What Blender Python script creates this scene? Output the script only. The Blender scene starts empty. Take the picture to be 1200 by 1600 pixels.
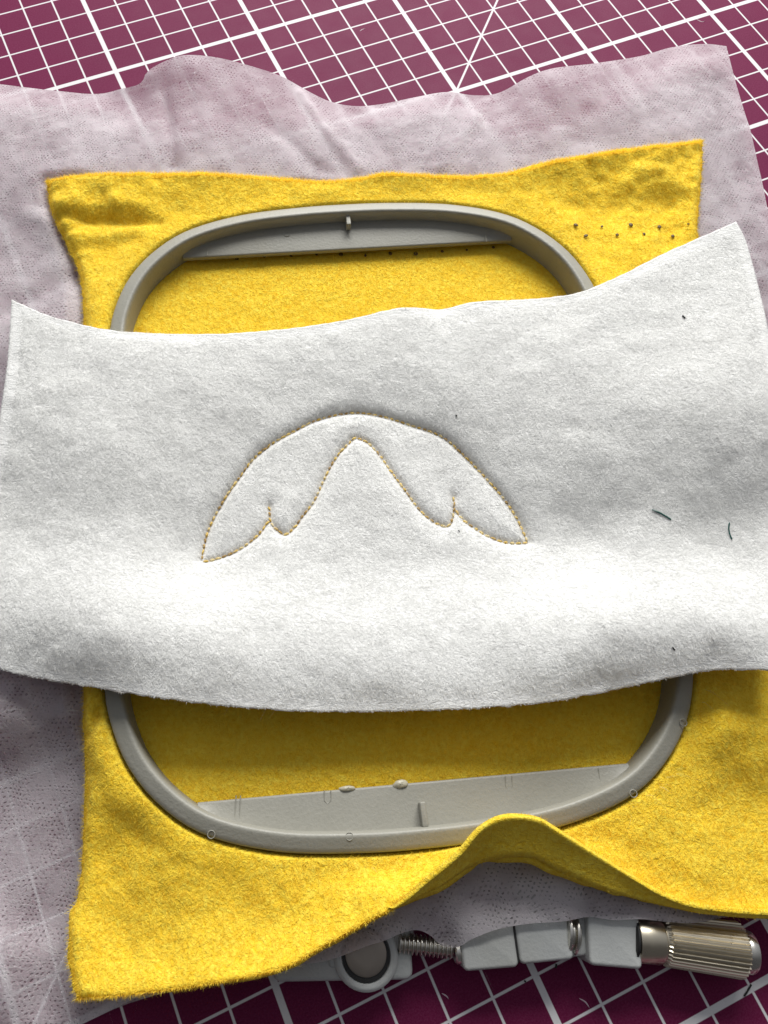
import bpy, math
import numpy as np
from mathutils import Matrix, Vector, noise

scene = bpy.context.scene
rng = np.random.default_rng(7)
U = 0.01            # all modelling numbers below are centimetres; the scene is in metres

# ------------------------------------------------------------------ camera
FPX, CX, CY = 1200.0, 494.845, 789.168
RW = np.array([[0.9997732460080482, 0.0, 0.021294519636063575],
               [0.007864144225660341, -0.9293087755181083, -0.3692199276591559],
               [0.019789183968236562, 0.3693036687402852, -0.9290980510435036]])
TW = np.array([10.65158492964555, -2.795815607309814, 21.03449075897813])
SH = np.array([9.15, 2.72, 0.0])                # puts the hoop centre at the origin
CAM = -RW.T @ TW + SH
cam_data = bpy.data.cameras.new("camera")
cam = bpy.data.objects.new("camera", cam_data)
scene.collection.objects.link(cam)
rot = np.array([RW[0], -RW[1], -RW[2]]).T
M = Matrix([list(rot[0]) + [CAM[0]*U], list(rot[1]) + [CAM[1]*U], list(rot[2]) + [CAM[2]*U], [0, 0, 0, 1]])
cam.matrix_world = M
cam_data.sensor_fit = 'VERTICAL'
cam_data.sensor_height = 24.0
cam_data.lens = 24.0 * FPX / 1600.0
cam_data.shift_x = (600.0 - CX) / 1600.0
cam_data.shift_y = -(800.0 - CY) / 1600.0
cam_data.clip_start = 0.005
cam_data.clip_end = 50
scene.camera = cam

# ------------------------------------------------------------------ world: a dim room, lighter towards the window side
world = bpy.data.worlds.new("World"); scene.world = world; world.use_nodes = True
wt = world.node_tree
bg = wt.nodes['Background']
tc = wt.nodes.new('ShaderNodeTexCoord'); sep = wt.nodes.new('ShaderNodeSeparateXYZ')
wt.links.new(tc.outputs['Generated'], sep.inputs[0])
mr = wt.nodes.new('ShaderNodeMapRange'); mr.inputs[1].default_value = -0.4; mr.inputs[2].default_value = 0.9
mr.inputs[3].default_value = 0.0; mr.inputs[4].default_value = 1.0
wt.links.new(sep.outputs['Y'], mr.inputs[0])
cr = wt.nodes.new('ShaderNodeMix'); cr.data_type = 'RGBA'
cr.inputs[6].default_value = (0.075, 0.075, 0.08, 1); cr.inputs[7].default_value = (0.62, 0.64, 0.69, 1)
wt.links.new(mr.outputs[0], cr.inputs[0]); wt.links.new(cr.outputs[2], bg.inputs['Color'])
bg.inputs['Strength'].default_value = 0.92

def area(name, loc, target, sx, sy, power, col):
    d = bpy.data.lights.new(name, 'AREA'); d.shape = 'RECTANGLE'; d.size = sx*U; d.size_y = sy*U
    d.energy = power; d.color = col
    o = bpy.data.objects.new(name, d); scene.collection.objects.link(o)
    o.location = Vector(loc)*U
    o.rotation_euler = (Vector(target) - Vector(loc)).to_track_quat('-Z', 'Y').to_euler()
    return o
area("window_light", (9, 78, 53), (0, 0, 0), 62, 46, 15.0, (1.0, 0.985, 0.95))

scene.view_settings.view_transform = 'Standard'
scene.view_settings.look = 'None'
scene.view_settings.exposure = 0.0
scene.view_settings.gamma = 1.0
scene.render.engine = 'CYCLES'
scene.cycles.max_bounces = 10
scene.cycles.transparent_max_bounces = 16

# ------------------------------------------------------------------ geometry helpers
def unproj(px, py, z):
    """point of the photograph at height z (cm) -> place in the scene"""
    px, py, z = np.broadcast_arrays(np.asarray(px, float), np.asarray(py, float), np.asarray(z, float))
    d = np.stack([(px-CX)/FPX, (py-CY)/FPX, np.ones_like(px)], -1) @ RW
    t = (z-CAM[2])/d[..., 2]
    return CAM + d*t[..., None]

def W(pts):
    a = np.array(pts, float); return unproj(a[:, 0], a[:, 1], a[:, 2])

HA = math.radians(4.9); HC, HS = math.cos(HA), math.sin(HA)
def to_local(x, y): return HC*x + HS*y, -HS*x + HC*y
def to_world(x, y): return HC*x - HS*y, HS*x + HC*y

def catmull(P, n_per=8, closed=False):
    P = np.asarray(P, float); n = len(P); out = []
    rngi = range(n) if closed else range(n-1)
    for i in rngi:
        if closed: p0, p1, p2, p3 = P[(i-1) % n], P[i], P[(i+1) % n], P[(i+2) % n]
        else: p0, p1, p2, p3 = P[max(i-1, 0)], P[i], P[i+1], P[min(i+2, n-1)]
        for k in range(n_per):
            t = k/n_per
            out.append(0.5*((2*p1)+(-p0+p2)*t+(2*p0-5*p1+4*p2-p3)*t*t+(-p0+3*p1-3*p2+p3)*t**3))
    if not closed: out.append(P[-1])
    return np.array(out)

def resample(P, n, closed=False):
    P = np.asarray(P, float)
    if closed: P = np.vstack([P, P[:1]])
    L = np.r_[0, np.cumsum(np.linalg.norm(np.diff(P, axis=0), axis=1))]
    t = np.linspace(0, L[-1], n+1)[:-1] if closed else np.linspace(0, L[-1], n)
    return np.stack([np.interp(t, L, P[:, k]) for k in range(P.shape[1])], -1)

class TPS:
    def __init__(s, P, reg=0.02):
        P = np.asarray(P, float); s.c = P[:, :2]; n = len(P)
        K = s.k(s.c) + reg*np.eye(n); Q = np.c_[np.ones(n), s.c]
        A = np.block([[K, Q], [Q.T, np.zeros((3, 3))]])
        s.w = np.linalg.solve(A, np.r_[P[:, 2], 0, 0, 0])
    def k(s, X):
        r2 = ((X[:, None]-s.c[None])**2).sum(-1)
        return 0.5*r2*np.log(r2+1e-9)
    def __call__(s, x, y):
        X = np.c_[np.ravel(x), np.ravel(y)]; out = np.empty(len(X)); n = len(s.c)
        for i in range(0, len(X), 20000):
            c = X[i:i+20000]; out[i:i+20000] = s.k(c) @ s.w[:n] + s.w[n] + c @ s.w[n+1:]
        return out.reshape(np.shape(x))

def seg_dist(x, y, A, B):
    """distance from points to a set of segments"""
    X = np.c_[np.ravel(x), np.ravel(y)]; out = np.empty(len(X)); D = B-A; L2 = (D**2).sum(1)+1e-12
    for i in range(0, len(X), 4000):
        c = X[i:i+4000]
        t = np.clip(((c[:, None]-A[None])*D[None]).sum(-1)/L2, 0, 1)
        q = A[None]+t[..., None]*D[None]-c[:, None]
        out[i:i+4000] = np.sqrt((q**2).sum(-1).min(1))
    return out.reshape(np.shape(x))

def inside(x, y, P):
    x = np.asarray(x); r = np.zeros(x.shape, bool); n = len(P)
    for i in range(n):
        x1, y1 = P[i]; x2, y2 = P[(i+1) % n]
        if y1 == y2: continue
        c = ((y1 > y) != (y2 > y)) & (x < (x2-x1)*(y-y1)/(y2-y1)+x1)
        r ^= c
    return r

def smooth(a, b, x):
    t = np.clip((x-a)/(b-a), 0, 1); return t*t*(3-2*t)

_T = rng.random((64, 64, 8))
def vnoise(x, y, f, seed=0):
    """smooth value noise on a grid, -1..1"""
    X = np.asarray(x)*f+17.3*seed+1000; Y = np.asarray(y)*f-9.1*seed+1000
    i = np.floor(X).astype(int); j = np.floor(Y).astype(int); u = X-i; v = Y-j
    u = u*u*(3-2*u); v = v*v*(3-2*v); T = _T[..., seed % 8]
    g = lambda a, b: T[a % 64, b % 64]
    return 2*((g(i, j)*(1-u)+g(i+1, j)*u)*(1-v)+(g(i, j+1)*(1-u)+g(i+1, j+1)*u)*v)-1

def fbm(x, y, f, seed=0, o=3):
    s = 0; a = 1
    for k in range(o):
        xr = x*math.cos(k*.9)-y*math.sin(k*.9); yr = x*math.sin(k*.9)+y*math.cos(k*.9)
        s = s+a*vnoise(xr, yr, f*2**k, seed+k); a *= .5
    return s

def coons(top, right, bottom, left, nx, ny):
    """top/bottom run left to right, left/right run top to bottom"""
    T, B = resample(top, nx), resample(bottom, nx); Lf, R = resample(left, ny), resample(right, ny)
    u = np.linspace(0, 1, nx)[None, :, None]; v = np.linspace(0, 1, ny)[:, None, None]
    S = (1-v)*T[None]+v*B[None]+(1-u)*Lf[:, None]+u*R[:, None]
    S -= (1-u)*(1-v)*T[0]+u*(1-v)*T[-1]+(1-u)*v*B[0]+u*v*B[-1]
    return S

def fit_edges(Z, top, right, bottom, left, wd, sides='trbl'):
    ny, nx = Z.shape; i = np.arange(ny)[:, None]; j = np.arange(nx)[None]; Z = Z.copy()
    if 't' in sides: Z += (resample(top, nx)[:, 2]-Z[0])[None]*np.exp(-(i/wd)**2)
    if 'b' in sides: Z += (resample(bottom, nx)[:, 2]-Z[-1])[None]*np.exp(-((ny-1-i)/wd)**2)
    if 'l' in sides: Z += (resample(left, ny)[:, 2]-Z[:, 0])[:, None]*np.exp(-(j/wd)**2)
    if 'r' in sides: Z += (resample(right, ny)[:, 2]-Z[:, -1])[:, None]*np.exp(-((nx-1-j)/wd)**2)
    return Z

# ------------------------------------------------------------------ object helpers
COL = scene.collection
def mesh_obj(name, V, Fc, mat, parent=None, smooth_=True, mesh_name=None):
    me = bpy.data.meshes.new(mesh_name or name)
    V = np.asarray(V, float)*U
    if isinstance(Fc, np.ndarray):
        k = Fc.shape[1]; me.vertices.add(len(V)); me.vertices.foreach_set('co', V.ravel())
        me.loops.add(Fc.size); me.loops.foreach_set('vertex_index', Fc.ravel().astype(np.int32))
        me.polygons.add(len(Fc)); me.polygons.foreach_set('loop_start', np.arange(0, Fc.size, k, dtype=np.int32))
        me.update(calc_edges=True)
    else:
        me.from_pydata(V.tolist(), [], Fc); me.update()
    me.polygons.foreach_set('use_smooth', np.full(len(me.polygons), smooth_))
    if mat: me.materials.append(mat)
    o = bpy.data.objects.new(name, me); COL.objects.link(o)
    if parent: o.parent = parent
    return o

def tag(o, label=None, cat=None, group=None, kind=None):
    if label: o['label'] = label
    if cat: o['category'] = cat
    if group: o['group'] = group
    if kind: o['kind'] = kind
    return o

def empty(name, loc=(0, 0, 0), rz=0.0):
    o = bpy.data.objects.new(name, None); COL.objects.link(o)
    o.location = Vector(loc)*U; o.rotation_euler = (0, 0, rz); o.empty_display_size = 0.01
    return o

def grid_faces(ny, nx, off=0):
    i = np.arange(ny-1)[:, None]*nx+np.arange(nx-1)[None]
    i = i.ravel()+off
    return np.stack([i, i+nx, i+nx+1, i+1], -1)

def tube(path, r, n=8, cap=True, closed=False, sx=1.0):
    path = np.asarray(path, float); m = len(path)
    r = np.broadcast_to(r, (m,))
    tang = np.gradient(path, axis=0) if not closed else np.roll(path, -1, 0)-np.roll(path, 1, 0)
    tang /= np.linalg.norm(tang, axis=1)[:, None]+1e-12
    V = []; ref = np.array([0, 0, 1.0]) if abs(tang[0][2]) < .9 else np.array([1.0, 0, 0])
    a = ref
    for k in range(m):
        a = a-tang[k]*np.dot(a, tang[k]); a /= np.linalg.norm(a)+1e-12; b = np.cross(tang[k], a)
        for j in range(n):
            t = 2*math.pi*j/n; V.append(path[k]+r[k]*(math.cos(t)*a+math.sin(t)*b*sx))
    Fc = []
    mm = m if closed else m-1
    for k in range(mm):
        for j in range(n):
            k2 = (k+1) % m
            Fc.append((k*n+j, k*n+(j+1) % n, k2*n+(j+1) % n, k2*n+j))
    if cap and not closed:
        Fc.append(tuple(range(n))[::-1]); Fc.append(tuple((m-1)*n+j for j in range(n)))
    return V, Fc

def revolve(A, B, prof, n=48, ridge=None):
    """profile [(t along axis cm, radius)] turned round the line A->B; ridge(t, ang) scales radius"""
    A = np.array(A, float); B = np.array(B, float); ax = B-A; ax /= np.linalg.norm(ax)
    up = np.array([0, 0, 1.0]) if abs(ax[2]) < .9 else np.array([1.0, 0, 0]); up = up-ax*np.dot(up, ax); up /= np.linalg.norm(up); sd = np.cross(ax, up)
    V = []; Fc = []
    for (t, r) in prof:
        for j in range(n):
            an = 2*math.pi*j/n; rr = r*(ridge(t, j, r) if ridge else 1)
            V.append(A+ax*t+rr*(math.cos(an)*up+math.sin(an)*sd))
    m = len(prof)
    for k in range(m-1):
        for j in range(n): Fc.append((k*n+j, (k+1)*n+j, (k+1)*n+(j+1) % n, k*n+(j+1) % n))
    Fc.append(tuple(range(n))); Fc.append(tuple((m-1)*n+j for j in range(n))[::-1])
    return V, Fc

def rbox(c, hx, hy, hz, ax, rad, seg=4):
    """box with rounded vertical edges and softened top, long axis ax (2D unit vector), c = base centre"""
    ax = np.array([ax[0], ax[1]]); ay = np.array([-ax[1], ax[0]]); prof = []
    for (sx, sy, a0) in ((1, 1, 0), (-1, 1, 90), (-1, -1, 180), (1, -1, 270)):
        for k in range(seg+1):
            a = math.radians(a0+90*k/seg); prof.append((sx*(hx-rad), sy*(hy-rad), math.cos(a), math.sin(a)))
    V = []; n = len(prof); e_ = min(.10, rad*.7); lv = [(0, rad), (2*hz-e_, rad), (2*hz-e_*.45, rad-e_*.16), (2*hz-e_*.12, rad-e_*.5), (2*hz, rad-e_)]
    for (z, r) in lv:
        for (bx, by, cx_, cy_) in prof:
            p = (bx+cx_*r)*ax+(by+cy_*r)*ay; V.append((c[0]+p[0], c[1]+p[1], c[2]+z))
    Fc = []
    for k in range(len(lv)-1):
        for j in range(n): Fc.append((k*n+j, k*n+(j+1) % n, (k+1)*n+(j+1) % n, (k+1)*n+j))
    Fc.append(tuple(range(n))[::-1]); Fc.append(tuple((len(lv)-1)*n+j for j in range(n)))
    return V, Fc

# ------------------------------------------------------------------ materials
class NT:
    def __init__(s, name):
        s.m = bpy.data.materials.new(name); s.m.use_nodes = True; s.t = s.m.node_tree; s.t.nodes.clear()
        s.out = s.n('ShaderNodeOutputMaterial')
    def n(s, typ, **kw):
        x = s.t.nodes.new(typ)
        for k, v in kw.items(): setattr(x, k, v)
        return x
    def l(s, a, b): s.t.links.new(a, b)
    def put(s, sock, v):
        if hasattr(v, 'is_linked') or isinstance(v, bpy.types.NodeSocket): s.l(v, sock)
        else: sock.default_value = v
    def math(s, op, a, b=None, c=None, clamp=False):
        x = s.n('ShaderNodeMath', operation=op, use_clamp=clamp); s.put(x.inputs[0], a)
        if b is not None: s.put(x.inputs[1], b)
        if c is not None: s.put(x.inputs[2], c)
        return x.outputs[0]
    def coord(s, scale=(1, 1, 1), rotz=0.0):
        t = s.n('ShaderNodeTexCoord'); m = s.n('ShaderNodeMapping'); m.inputs['Scale'].default_value = scale
        m.inputs['Rotation'].default_value = (0, 0, rotz); s.l(t.outputs['Object'], m.inputs[0]); return m.outputs[0]
    def noise(s, scale, detail=4, rough=.55, vec=None, dist=0.0):
        x = s.n('ShaderNodeTexNoise'); x.inputs['Scale'].default_value = scale; x.inputs['Detail'].default_value = detail
        x.inputs['Roughness'].default_value = rough; x.inputs['Distortion'].default_value = dist
        s.l(vec if vec is not None else s.coord(), x.inputs['Vector']); return x.outputs['Fac']
    def ramp(s, fac, stops):
        x = s.n('ShaderNodeValToRGB'); s.l(fac, x.inputs[0]); e = x.color_ramp.elements
        while len(e) < len(stops): e.new(.5)
        for k, (p, c) in enumerate(stops): e[k].position = p; e[k].color = (*c, 1) if len(c) == 3 else c
        return x.outputs[0]
    def mix(s, f, a, b):
        x = s.n('ShaderNodeMix', data_type='RGBA'); s.put(x.inputs[0], f)
        s.put(x.inputs[6], a if not isinstance(a, tuple) else (*a, 1)); s.put(x.inputs[7], b if not isinstance(b, tuple) else (*b, 1))
        return x.outputs[2]
    def bump(s, h, dist, strength=1.0, normal=None):
        x = s.n('ShaderNodeBump'); x.inputs['Strength'].default_value = strength; x.inputs['Distance'].default_value = dist
        s.l(h, x.inputs['Height'])
        if normal is not None: s.l(normal, x.inputs['Normal'])
        return x.outputs[0]
    def bsdf(s, col, rough=.5, normal=None, **kw):
        x = s.n('ShaderNodeBsdfPrincipled'); s.put(x.inputs['Base Color'], (*col, 1) if isinstance(col, tuple) else col)
        s.put(x.inputs['Roughness'], rough)
        if normal is not None: s.l(normal, x.inputs['Normal'])
        for k, v in kw.items():
            k = k.replace('_', ' '); s.put(x.inputs[k], v)
        return x.outputs[0]
    def done(s, sh): s.l(sh, s.out.inputs['Surface']); return s.m

# cutting mat: maroon vinyl with printed centimetre grid, coordinates of the object are the grid's own
def mat_cutting():
    s = NT('maroon_vinyl_grid')
    t = s.n('ShaderNodeTexCoord'); sp = s.n('ShaderNodeSeparateXYZ'); s.l(t.outputs['Object'], sp.inputs[0])
    x = s.math('MULTIPLY', sp.outputs[0], 100.0); y = s.math('MULTIPLY', sp.outputs[1], 100.0)
    def line(c, period, half):
        a = s.math('DIVIDE', c, period); r = s.math('ROUND', a); d = s.math('ABSOLUTE', s.math('SUBTRACT', a, r))
        d = s.math('MULTIPLY', d, period)
        mrn = s.n('ShaderNodeMapRange'); s.l(d, mrn.inputs[0]); mrn.inputs[1].default_value = half-.008; mrn.inputs[2].default_value = half+.008
        mrn.inputs[3].default_value = 1; mrn.inputs[4].default_value = 0; return mrn.outputs[0]
    f = s.math('MAXIMUM', line(x, 1.0, .027), line(y, 1.0, .027))
    f = s.math('MAXIMUM', f, s.math('MAXIMUM', line(x, 5.0, .074), line(y, 5.0, .074)))
    dg = s.math('MULTIPLY', s.math('ADD', s.math('SUBTRACT', x, y), -15.0), .7071)
    f = s.math('MAXIMUM', f, line(dg, 1000.0, .033))
    wear = s.noise(900, 6, .7); big = s.noise(25, 3)
    f = s.math('MULTIPLY', f, s.ramp(wear, [(.18, (.72, .72, .72)), (.42, (1, 1, 1))]))
    base = s.mix(big, (.105, .006, .037), (.140, .010, .051))
    base = s.mix(s.ramp(s.noise(2600, 3, .6), [(.35, (0, 0, 0)), (.8, (.5, .5, .5))]), base, (.22, .045, .11))
    scr = s.noise(60, 8, .8, s.coord((1, 14, 1), .7))
    base = s.mix(s.ramp(scr, [(.70, (0, 0, 0)), (.76, (.5, .5, .5))]), base, (.45, .25, .35))
    col = s.mix(f, base, (.70, .69, .70))
    h = s.math('ADD', s.noise(3200, 4, .6), s.math('MULTIPLY', f, .35))
    return s.done(s.bsdf(col, s.math('ADD', s.math('MULTIPLY', s.noise(140, 4), .15), .50), s.bump(h, .00006, .6), Specular_IOR_Level=.07))

def mat_fleece():
    s = NT('yellow_fleece_cloth')
    a = s.noise(1000, 4, .62, dist=.5); b = s.noise(260, 3); c = s.noise(2600, 3, .7)
    col = s.mix(s.ramp(a, [(.32, (0, 0, 0)), (.66, (1, 1, 1))]), (.87, .565, .024), (.99, .785, .095))
    col = s.mix(s.ramp(b, [(.35, (.35, .35, .35)), (.65, (0, 0, 0))]), col, (.90, .58, .025))
    h = s.math('ADD', s.math('MULTIPLY', a, 1.0), s.math('ADD', s.math('MULTIPLY', b, .45), s.math('MULTIPLY', c, .45)))
    return s.done(s.bsdf(col, .95, s.bump(h, .0007, .8), Specular_IOR_Level=.1, Sheen_Weight=.25, Sheen_Roughness=.5,
                         Sheen_Tint=(1, .85, .3, 1)))

def mat_fibre(name, c1, c2, tr=.35):
    s = NT(name); g = s.n('ShaderNodeObjectInfo')
    col = s.mix(s.noise(1500, 2), c1, c2)
    d = s.n('ShaderNodeBsdfDiffuse'); s.l(col, d.inputs[0]); t = s.n('ShaderNodeBsdfTranslucent'); s.l(col, t.inputs[0])
    m = s.n('ShaderNodeMixShader'); m.inputs[0].default_value = tr; s.l(d.outputs[0], m.inputs[1]); s.l(t.outputs[0], m.inputs[2])
    return s.done(m.outputs[0])

def mat_felt():
    s = NT('white_felt_cloth')
    v = s.coord((1, 2.4, 1), math.radians(25)); v2 = s.coord((1, 2.0, 1), math.radians(-30)); v3 = s.coord((1, 1.7, 1), math.radians(8))
    a = s.noise(380, 7, .70, v, 1.8); b = s.noise(850, 5, .72, v2, 1.6); c = s.noise(55, 4, .6); e = s.noise(190, 5, .7, v3, 1.2)
    col = s.mix(s.ramp(a, [(.34, (0, 0, 0)), (.60, (1, 1, 1))]), (.78, .78, .765), (.94, .94, .92))
    col = s.mix(s.ramp(e, [(.36, (.45, .45, .45)), (.58, (0, 0, 0))]), col, (.80, .80, .785))
    col = s.mix(s.ramp(c, [(.40, (.22, .22, .22)), (.62, (0, 0, 0))]), col, (.80, .795, .775))
    h = s.math('ADD', s.math('ADD', a, s.math('MULTIPLY', e, .8)), s.math('MULTIPLY', b, .6))
    return s.done(s.bsdf(col, .95, s.bump(h, .0006, .65), Specular_IOR_Level=.12, Sheen_Weight=.2))

def mat_stab():
    s = NT('white_nonwoven_mat_tint')
    t = s.n('ShaderNodeTexCoord'); sp = s.n('ShaderNodeSeparateXYZ'); s.l(t.outputs['Object'], sp.inputs[0])
    P = .105                                   # point-bond spacing, cm
    wob = s.math('MULTIPLY', s.math('SUBTRACT', s.noise(120, 4, .7), .5), .42)
    x = s.math('DIVIDE', s.math('ADD', s.math('MULTIPLY', sp.outputs[0], 100.0), wob), P)
    y = s.math('DIVIDE', s.math('ADD', s.math('MULTIPLY', sp.outputs[1], 100.0), wob), P*.8)
    row = s.math('MODULO', s.math('ABSOLUTE', s.math('FLOOR', y)), 2.0)
    fx = s.math('SUBTRACT', s.math('FRACT', s.math('ADD', x, s.math('MULTIPLY', row, .5))), .5)
    fy = s.math('SUBTRACT', s.math('FRACT', y), .5)
    r = s.math('SQRT', s.math('ADD', s.math('MULTIPLY', fx, fx), s.math('MULTIPLY', s.math('MULTIPLY', fy, fy), .8)))
    dot = s.n('ShaderNodeMapRange'); s.l(r, dot.inputs[0]); dot.inputs[1].default_value = .12; dot.inputs[2].default_value = .27
    dot.inputs[3].default_value = 1; dot.inputs[4].default_value = 0
    vary = s.ramp(s.noise(260, 4, .7), [(.42, (.05, .05, .05)), (.62, (1, 1, 1))])
    hole = s.math('MULTIPLY', dot.outputs[0], vary)
    fib = s.noise(900, 6, .75, s.coord((1, 3.5, 1), .5), 2.0); fib2 = s.noise(1500, 5, .75, s.coord((3, 1, 1), -.4), 2.0)
    cloud = s.math('ADD', s.math('MULTIPLY', s.noise(110, 4, .6), .45), s.math('MULTIPLY', s.noise(32, 3, .6, dist=1.5), .55))
    dens = s.math('ADD', s.math('MULTIPLY', fib, .5), s.math('ADD', s.math('MULTIPLY', fib2, .3), s.math('MULTIPLY', cloud, .35)))
    alpha = s.ramp(dens, [(.38, (.80, .80, .80)), (.60, (.99, .99, .99))])
    alpha = s.math('MULTIPLY', alpha, s.math('SUBTRACT', 1.0, s.math('MULTIPLY', hole, .6)))
    h = s.math('SUBTRACT', s.math('MULTIPLY', dens, .8), s.math('MULTIPLY', hole, .8))
    nb = s.bump(h, .00035, .8)
    d = s.n('ShaderNodeBsdfDiffuse'); d.inputs[0].default_value = (.92, .85, .89, 1); s.l(nb, d.inputs['Normal'])  # white sheet; pink light off the mat painted into diffuse and translucent colour
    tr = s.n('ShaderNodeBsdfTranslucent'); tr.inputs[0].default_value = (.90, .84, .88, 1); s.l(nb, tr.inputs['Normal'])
    m = s.n('ShaderNodeMixShader'); m.inputs[0].default_value = .30; s.l(d.outputs[0], m.inputs[1]); s.l(tr.outputs[0], m.inputs[2])
    rf = s.n('ShaderNodeBsdfRefraction'); rf.inputs['Roughness'].default_value = .62; rf.inputs['IOR'].default_value = 1.33
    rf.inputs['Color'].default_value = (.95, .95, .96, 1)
    m1 = s.n('ShaderNodeMixShader'); s.l(s.ramp(dens, [(.44, (.80, .80, .80)), (.62, (.25, .25, .25))]), m1.inputs[0]); s.l(m.outputs[0], m1.inputs[1]); s.l(rf.outputs[0], m1.inputs[2])
    tp = s.n('ShaderNodeBsdfTransparent')
    m2 = s.n('ShaderNodeMixShader'); s.l(alpha, m2.inputs[0]); s.l(tp.outputs[0], m2.inputs[1]); s.l(m1.outputs[0], m2.inputs[2])
    return s.done(m2.outputs[0])

def mat_plastic(name, c, c2, rough=.38):
    s = NT(name); a = s.noise(120, 5, .65); b = s.noise(1400, 4, .6); c3 = s.noise(35, 3)
    col = s.mix(a, c, c2); col = s.mix(s.ramp(b, [(.58, (0, 0, 0)), (.72, (.35, .35, .35))]), col, tuple(.72*k for k in c))
    col = s.mix(s.ramp(c3, [(.5, (0, 0, 0)), (.75, (.3, .3, .3))]), col, (.27, .25, .19))
    r = s.math('ADD', s.math('MULTIPLY', a, .22), rough-.1)
    return s.done(s.bsdf(col, r, s.bump(s.math('ADD', b, s.math('MULTIPLY', a, .6)), .00012, .7), Specular_IOR_Level=.45))

def mat_metal(name, c, rough):
    s = NT(name); a = s.noise(500, 4, .6); v = s.noise(60, 3)
    col = s.mix(v, c, tuple(.78*k for k in c))
    return s.done(s.bsdf(col, s.math('ADD', s.math('MULTIPLY', a, .2), rough-.08), s.bump(a, .00003, .5), Metallic=1.0))

def mat_simple(name, c1, c2, rough=.6, scale=1200, **kw):
    s = NT(name); a = s.noise(scale, 3)
    return s.done(s.bsdf(s.mix(a, c1, c2), rough, s.bump(a, .0001, .5), **kw))

M_MAT, M_FLEECE, M_FELT, M_STAB = mat_cutting(), mat_fleece(), mat_felt(), mat_stab()
M_FLF = mat_fibre('yellow_fibre', (.94, .64, .03), (.99, .84, .14))
M_FTF = mat_fibre('white_fibre', (.82, .82, .81), (.90, .90, .88))
M_HOOP = mat_plastic('warm_grey_plastic', (.27, .265, .225), (.335, .325, .28), .45)
M_BRKT = mat_plastic('cool_grey_plastic', (.42, .435, .43), (.50, .515, .50), .36)
M_STEEL = mat_metal('nickel_steel', (.80, .77, .70), .26)
M_KNOB = mat_metal('brass_nickel', (.82, .74, .58), .28)
M_RIVET = mat_metal('dull_rivet_metal', (.42, .37, .32), .5)
M_BLACK = mat_simple('black_gap', (.01, .01, .01), (.02, .02, .02))
def mat_thread():
    s = NT('gold_thread'); g = s.n('ShaderNodeObjectInfo')
    c = s.ramp(g.outputs['Random'], [(0, (.20, .115, .03)), (.22, (.36, .22, .04)), (.38, (.72, .48, .07)), (.7, (.92, .68, .16)), (1, (.95, .86, .52))])
    tw = s.n('ShaderNodeTexWave'); tw.inputs['Scale'].default_value = 900; tw.inputs['Distortion'].default_value = 1
    s.l(s.coord((1, 1, 1), .7), tw.inputs['Vector'])
    return s.done(s.bsdf(s.mix(s.noise(2500, 2), c, (.55, .33, .05)), .38, s.bump(tw.outputs['Fac'], .00008, .8), Sheen_Weight=.3))
M_THREAD = mat_thread()
M_GREEN = mat_simple('dark_green_thread', (.004, .055, .05), (.01, .11, .09), .5, 3000)
M_SPECK = mat_simple('dark_lint', (.01, .012, .012), (.02, .02, .02))
M_HOLE_SHADE = mat_simple('painted_hole_shade', (.10, .055, .004), (.14, .08, .006))  # dark brown stands for the shade inside the holes
M_GLUE = mat_simple('dried_glue', (.42, .40, .30), (.54, .50, .38), .35, 900)
M_TABLE = mat_simple('pale_table_top', (.35, .33, .30), (.42, .40, .36), .5, 60)

# ------------------------------------------------------------------ setting
V = [(-60, -60, -1.6), (60, -60, -1.6), (60, 80, -1.6), (-60, 80, -1.6), (-60, -60, -.32), (60, -60, -.32), (60, 80, -.32), (-60, 80, -.32)]
FB = [(3, 2, 1, 0), (4, 5, 6, 7), (0, 1, 5, 4), (1, 2, 6, 5), (2, 3, 7, 6), (3, 0, 4, 7)]
tag(mesh_obj('table_top', V, FB, M_TABLE, smooth_=False), kind='structure')

# the mat keeps its own grid coordinates; its object is turned so the grid lies as in the photograph
AM = -0.40845807224682956
ca, sa = math.cos(-AM), math.sin(-AM)
V = []
x0, x1, y0, y1 = -22.5, 37.5, -52.5, 37.5
for (z, ins) in ((-.30, 0), (-.03, 0), (0, .04)):
    V += [(x0+ins, y0+ins, z), (x1-ins, y0+ins, z), (x1-ins, y1-ins, z), (x0+ins, y1-ins, z)]
Fm = [(3, 2, 1, 0), (8, 9, 10, 11)]+[(k*4+j, k*4+(j+1) % 4, k*4+4+(j+1) % 4, k*4+4+j) for k in range(2) for j in range(4)]
cm = mesh_obj('cutting_mat', V, Fm, M_MAT, smooth_=False)
# grid -> world:  world = Rz(-a) (grid - O) + shift
O = np.array([11., -18.])
ox = -(ca*O[0]-sa*O[1])+SH[0]; oy = -(sa*O[0]+ca*O[1])+SH[1]
cm.location = (ox*U, oy*U, 0); cm.rotation_euler = (0, 0, -AM)
tag(cm, 'maroon cutting mat printed with a white centimetre grid, lying under everything', 'cutting mat')

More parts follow.
